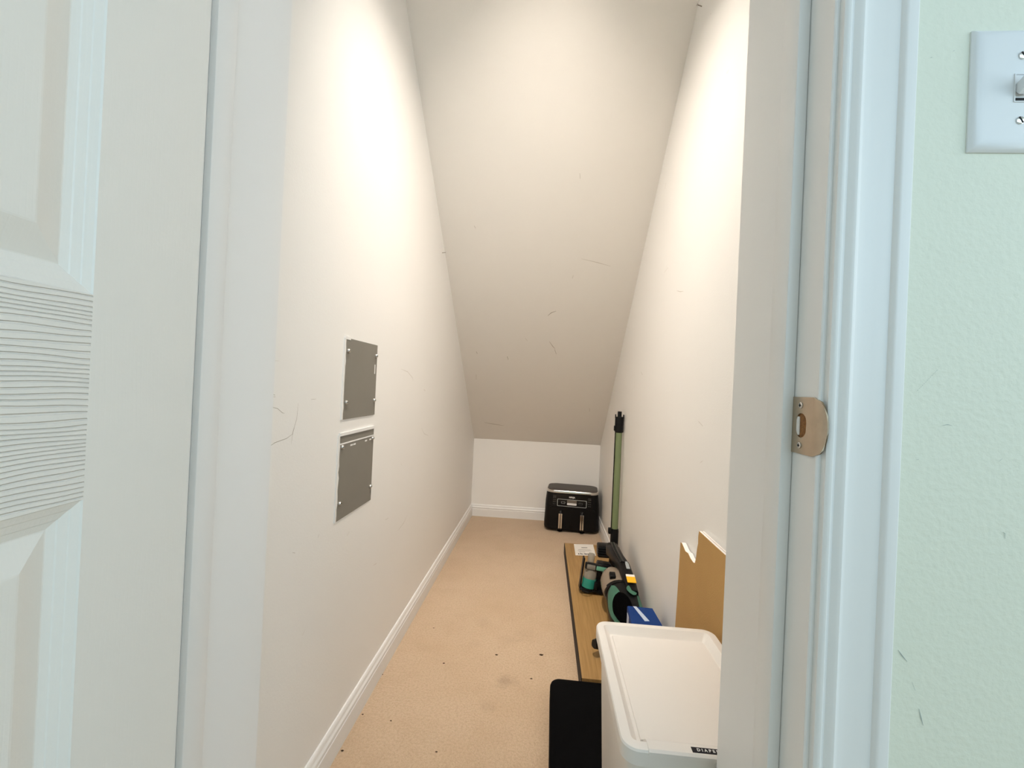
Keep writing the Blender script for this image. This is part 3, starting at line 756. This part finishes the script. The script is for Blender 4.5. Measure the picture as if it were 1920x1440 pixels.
bm = bmesh.new(); box(bm, -.024, .014, -.0335, -.030, .100, .120, .003, 2); bobj('clear_badge', bm, M['clear_cup'], .6, band)
bm = bmesh.new(); box(bm, .020, .036, -.034, -.012, .016, .050, .004, 2); bobj('latch', bm, M['black_plastic'], .6)

# ---- blue carton between the hand vacuum and the bin
t = thing('blue_carton', (.35, 1.47, BT), 'blue carton with pale stripe standing behind the white bin', 'carton')
Z = .248
q = [on(2, Z, *k) for k in ((1176, 1135), (1224, 1140), (1240, 1165), (1180, 1163))]
nr = Vector((q[3].x, 1.385, Z)), Vector((q[2].x, 1.385, Z))
poly = [nr[0], nr[1], q[1], q[0]]
bm = bmesh.new()
cc = sum(poly, Vector())/4
loft(bm, [[Vector((p.x, p.y, BT)) for p in poly], [Vector((p.x, p.y, Z-.004)) for p in poly], [p+(cc-p)*.05 for p in poly]])
bd = build('box', bm, M['blue'], t)
s0 = [on(2, Z+.0003, *k) for k in ((1187, 1137), (1193, 1137.5), (1218, 1165), (1209, 1165))]
bm = bmesh.new(); prism(bm, s0, (0, 0, .0008)); build('stripe', bm, M['pale_blue'], t)
boxobj('side_stripe', (q[0].x-.0045, q[0].x-.0035, 1.40, 1.50, BT+.02, Z-.012), M['pale_blue'], t)

# ---- black crevice tool behind the bin, only its end shows
t = thing('crevice_tool', (.19, 1.40, BT), 'small black nozzle end poking out behind the white bin', 'vacuum attachment')
e = on(2, BT+.05, 1117, 1206); bm = bmesh.new()
tube(bm, [e+Vector((-.006, 0, -.004)), e+Vector((.012, .01, -.006)), e+Vector((.10, .03, -.022))], [.013, .017, .020], 14, pw=.7); build('nozzle', bm, M['black_plastic'], t, .7)
bm = bmesh.new(); tube(bm, [e+Vector((.10, .03, -.022)), e+Vector((.125, .035, -.026))], [.023, .023], 14); build('collar', bm, M['black_plastic'], t, .7)
t.location = (e.x+.06, e.y+.02, BT)
for ch in t.children: ch.matrix_parent_inverse = Matrix.Translation(t.location).inverted()

# ---- flat black case on the carpet in front of the board
t = thing('flat_case', (.16, 1.2, 0), 'flat black case with rounded corners lying on the carpet beside the bin', 'case', rz=-.02)
bm = bmesh.new()
hx, hy = .125, .19; cx, cyy = 0, 0
loft(bm, [rrect(cx, cyy, hx-i, hy-i, .03, z, 8) for z, i in ((0, .008), (.004, .002), (.010, 0), (.052, 0), (.059, .002), (.062, .008), (.0625, .02))])
me = bpy.data.meshes.new('shell'); bmesh.ops.recalc_face_normals(bm, faces=bm.faces[:]); bm.to_mesh(me); bm.free()
o = link('shell', me, M['black_matte'], None, .5); o.parent = t
bm = bmesh.new(); loft(bm, [rrect(0, 0, hx+.0008, hy+.0008, .0308, z, 8) for z in (.029, .032)], False, False)
me = bpy.data.meshes.new('zip_seam'); bm.to_mesh(me); bm.free(); o = link('zip_seam', me, M['black_plastic'], None); o.parent = t
t.location = (.055+hx, 1.404-hy, 0)

# ---- broken drywall offcut leaning on the right wall
t = thing('drywall_offcut', (B-.02, 1.0, 0), 'brown-backed drywall offcut with broken top edge leaning on right wall', 'drywall')
out = [(1.302, 0), (1.302, .20), (1.301, .40), (1.303, .545), (1.292, .547), (1.270, .540), (1.258, .536), (1.236, .539), (1.214, .533), (1.192, .531), (1.179, .535),
       (1.174, .552), (1.171, .575), (1.166, .590), (1.168, .607), (1.165, .622), (1.05, .622), (.90, .6235), (.70, .6235), (.70, 0)]
def dw(y, z, off): return Vector((B-.0275+.0135*z/.62+off, y, z))
bm = bmesh.new(); loft(bm, [[dw(y, z, .0125) for y, z in out], [dw(y, z, .0006) for y, z in out]]); build('gypsum_core', bm, M['gypsum'], t)
bm = bmesh.new(); loft(bm, [[dw(y, z, .0006) for y, z in out], [dw(y, z, 0) for y, z in out]]); build('paper_face', bm, M['kraft'], t)
bm = bmesh.new(); prism(bm, [dw(.70, .6236, .0062), dw(1.165, .6222, .0062), dw(1.165, .6222, .0072), dw(.70, .6236, .0072)], (0, 0, .0006)); build('edge_groove', bm, M['scuff_light'], t)

# ---- white storage bin with lid
t = thing('storage_bin', (.265, .84, 0), 'white lidded plastic storage bin with a black DIAPERS label by the doorway', 'storage bin')
x0, x1, y0, y1, zt = .137, .3935, .658, 1.014, .452
cx, cyy, hx, hy = (x0+x1)/2, (y0+y1)/2, (x1-x0)/2, (y1-y0)/2
bm = bmesh.new()
loft(bm, [rrect(cx, cyy, hx-a, hy-a, .03, z, 7) for z, a in ((0, .030), (.004, .028), (zt-.03, .010), (zt-.006, .009), (zt-.006, .012), (zt-.03, .013), (.008, .032))])
build('tub', bm, M['bin'], t, .5)
bm = bmesh.new()
R = .026
loft(bm, [rrect(cx, cyy, hx-a, hy-a, max(.006, R-a), z, 8) for z, a in ((zt-.024, .0025), (zt-.024, 0), (zt-.004, 0), (zt-.001, .0015), (zt, .004), (zt, .016), (zt-.0015, .0175), (zt-.014, .026), (zt-.0155, .028), (zt-.0155, .060), (zt-.020, .060))], cap0=False)
lid = build('lid', bm, M['bin'], t, .45)
# centre panel that runs out over the front rim as a pull tab
bm = bmesh.new(); px0, px1 = x0+.033, x1-.033
def ptop(z, ins): return [Vector((px0+ins, y0+.035, z)), Vector((px1-ins, y0+.035, z)), Vector((px1-ins, y1-.036-ins, z)), Vector((px0+ins, y1-.036-ins, z))]
loft(bm, [ptop(zt-.0155, 0), ptop(zt-.0125, .0004), ptop(zt-.0118, .0014)]); pn = build('lid_panel', bm, M['bin'], lid)
bm = bmesh.new()
prof_t = [(y0+.036, zt-.0135), (y0+.036, zt-.0118), (y0+.024, zt-.002), (y0+.018, zt+.0018), (y0+.001, zt+.0018), (y0-.0022, zt-.001), (y0-.0022, zt-.006), (y0+.004, zt-.006)]
prism(bm, [Vector((px0+.004, y, z)) for y, z in prof_t], (px1-px0-.008, 0, 0)); tab = build('pull_tab', bm, M['bin'], lid)
lb = [on(2, zt+.0022, *k) for k in ((1291, 1391), (1346, 1397), (1349, 1405), (1295, 1399))]
lxa = (lb[0].x+lb[3].x)/2; lya = y0+.0025; lyb = y0+.0125
boxobj('label_strip', (lxa, lxa+.052, lya, lyb, zt+.0017, zt+.0022), M['label_black'], tab)
text_mesh('lettering', 'D I A P E R S', .0068, Matrix.Translation((lxa+.0255, (lya+lyb)/2, zt+.0024)), M['fryer_print'], tab, .0002, .0002)
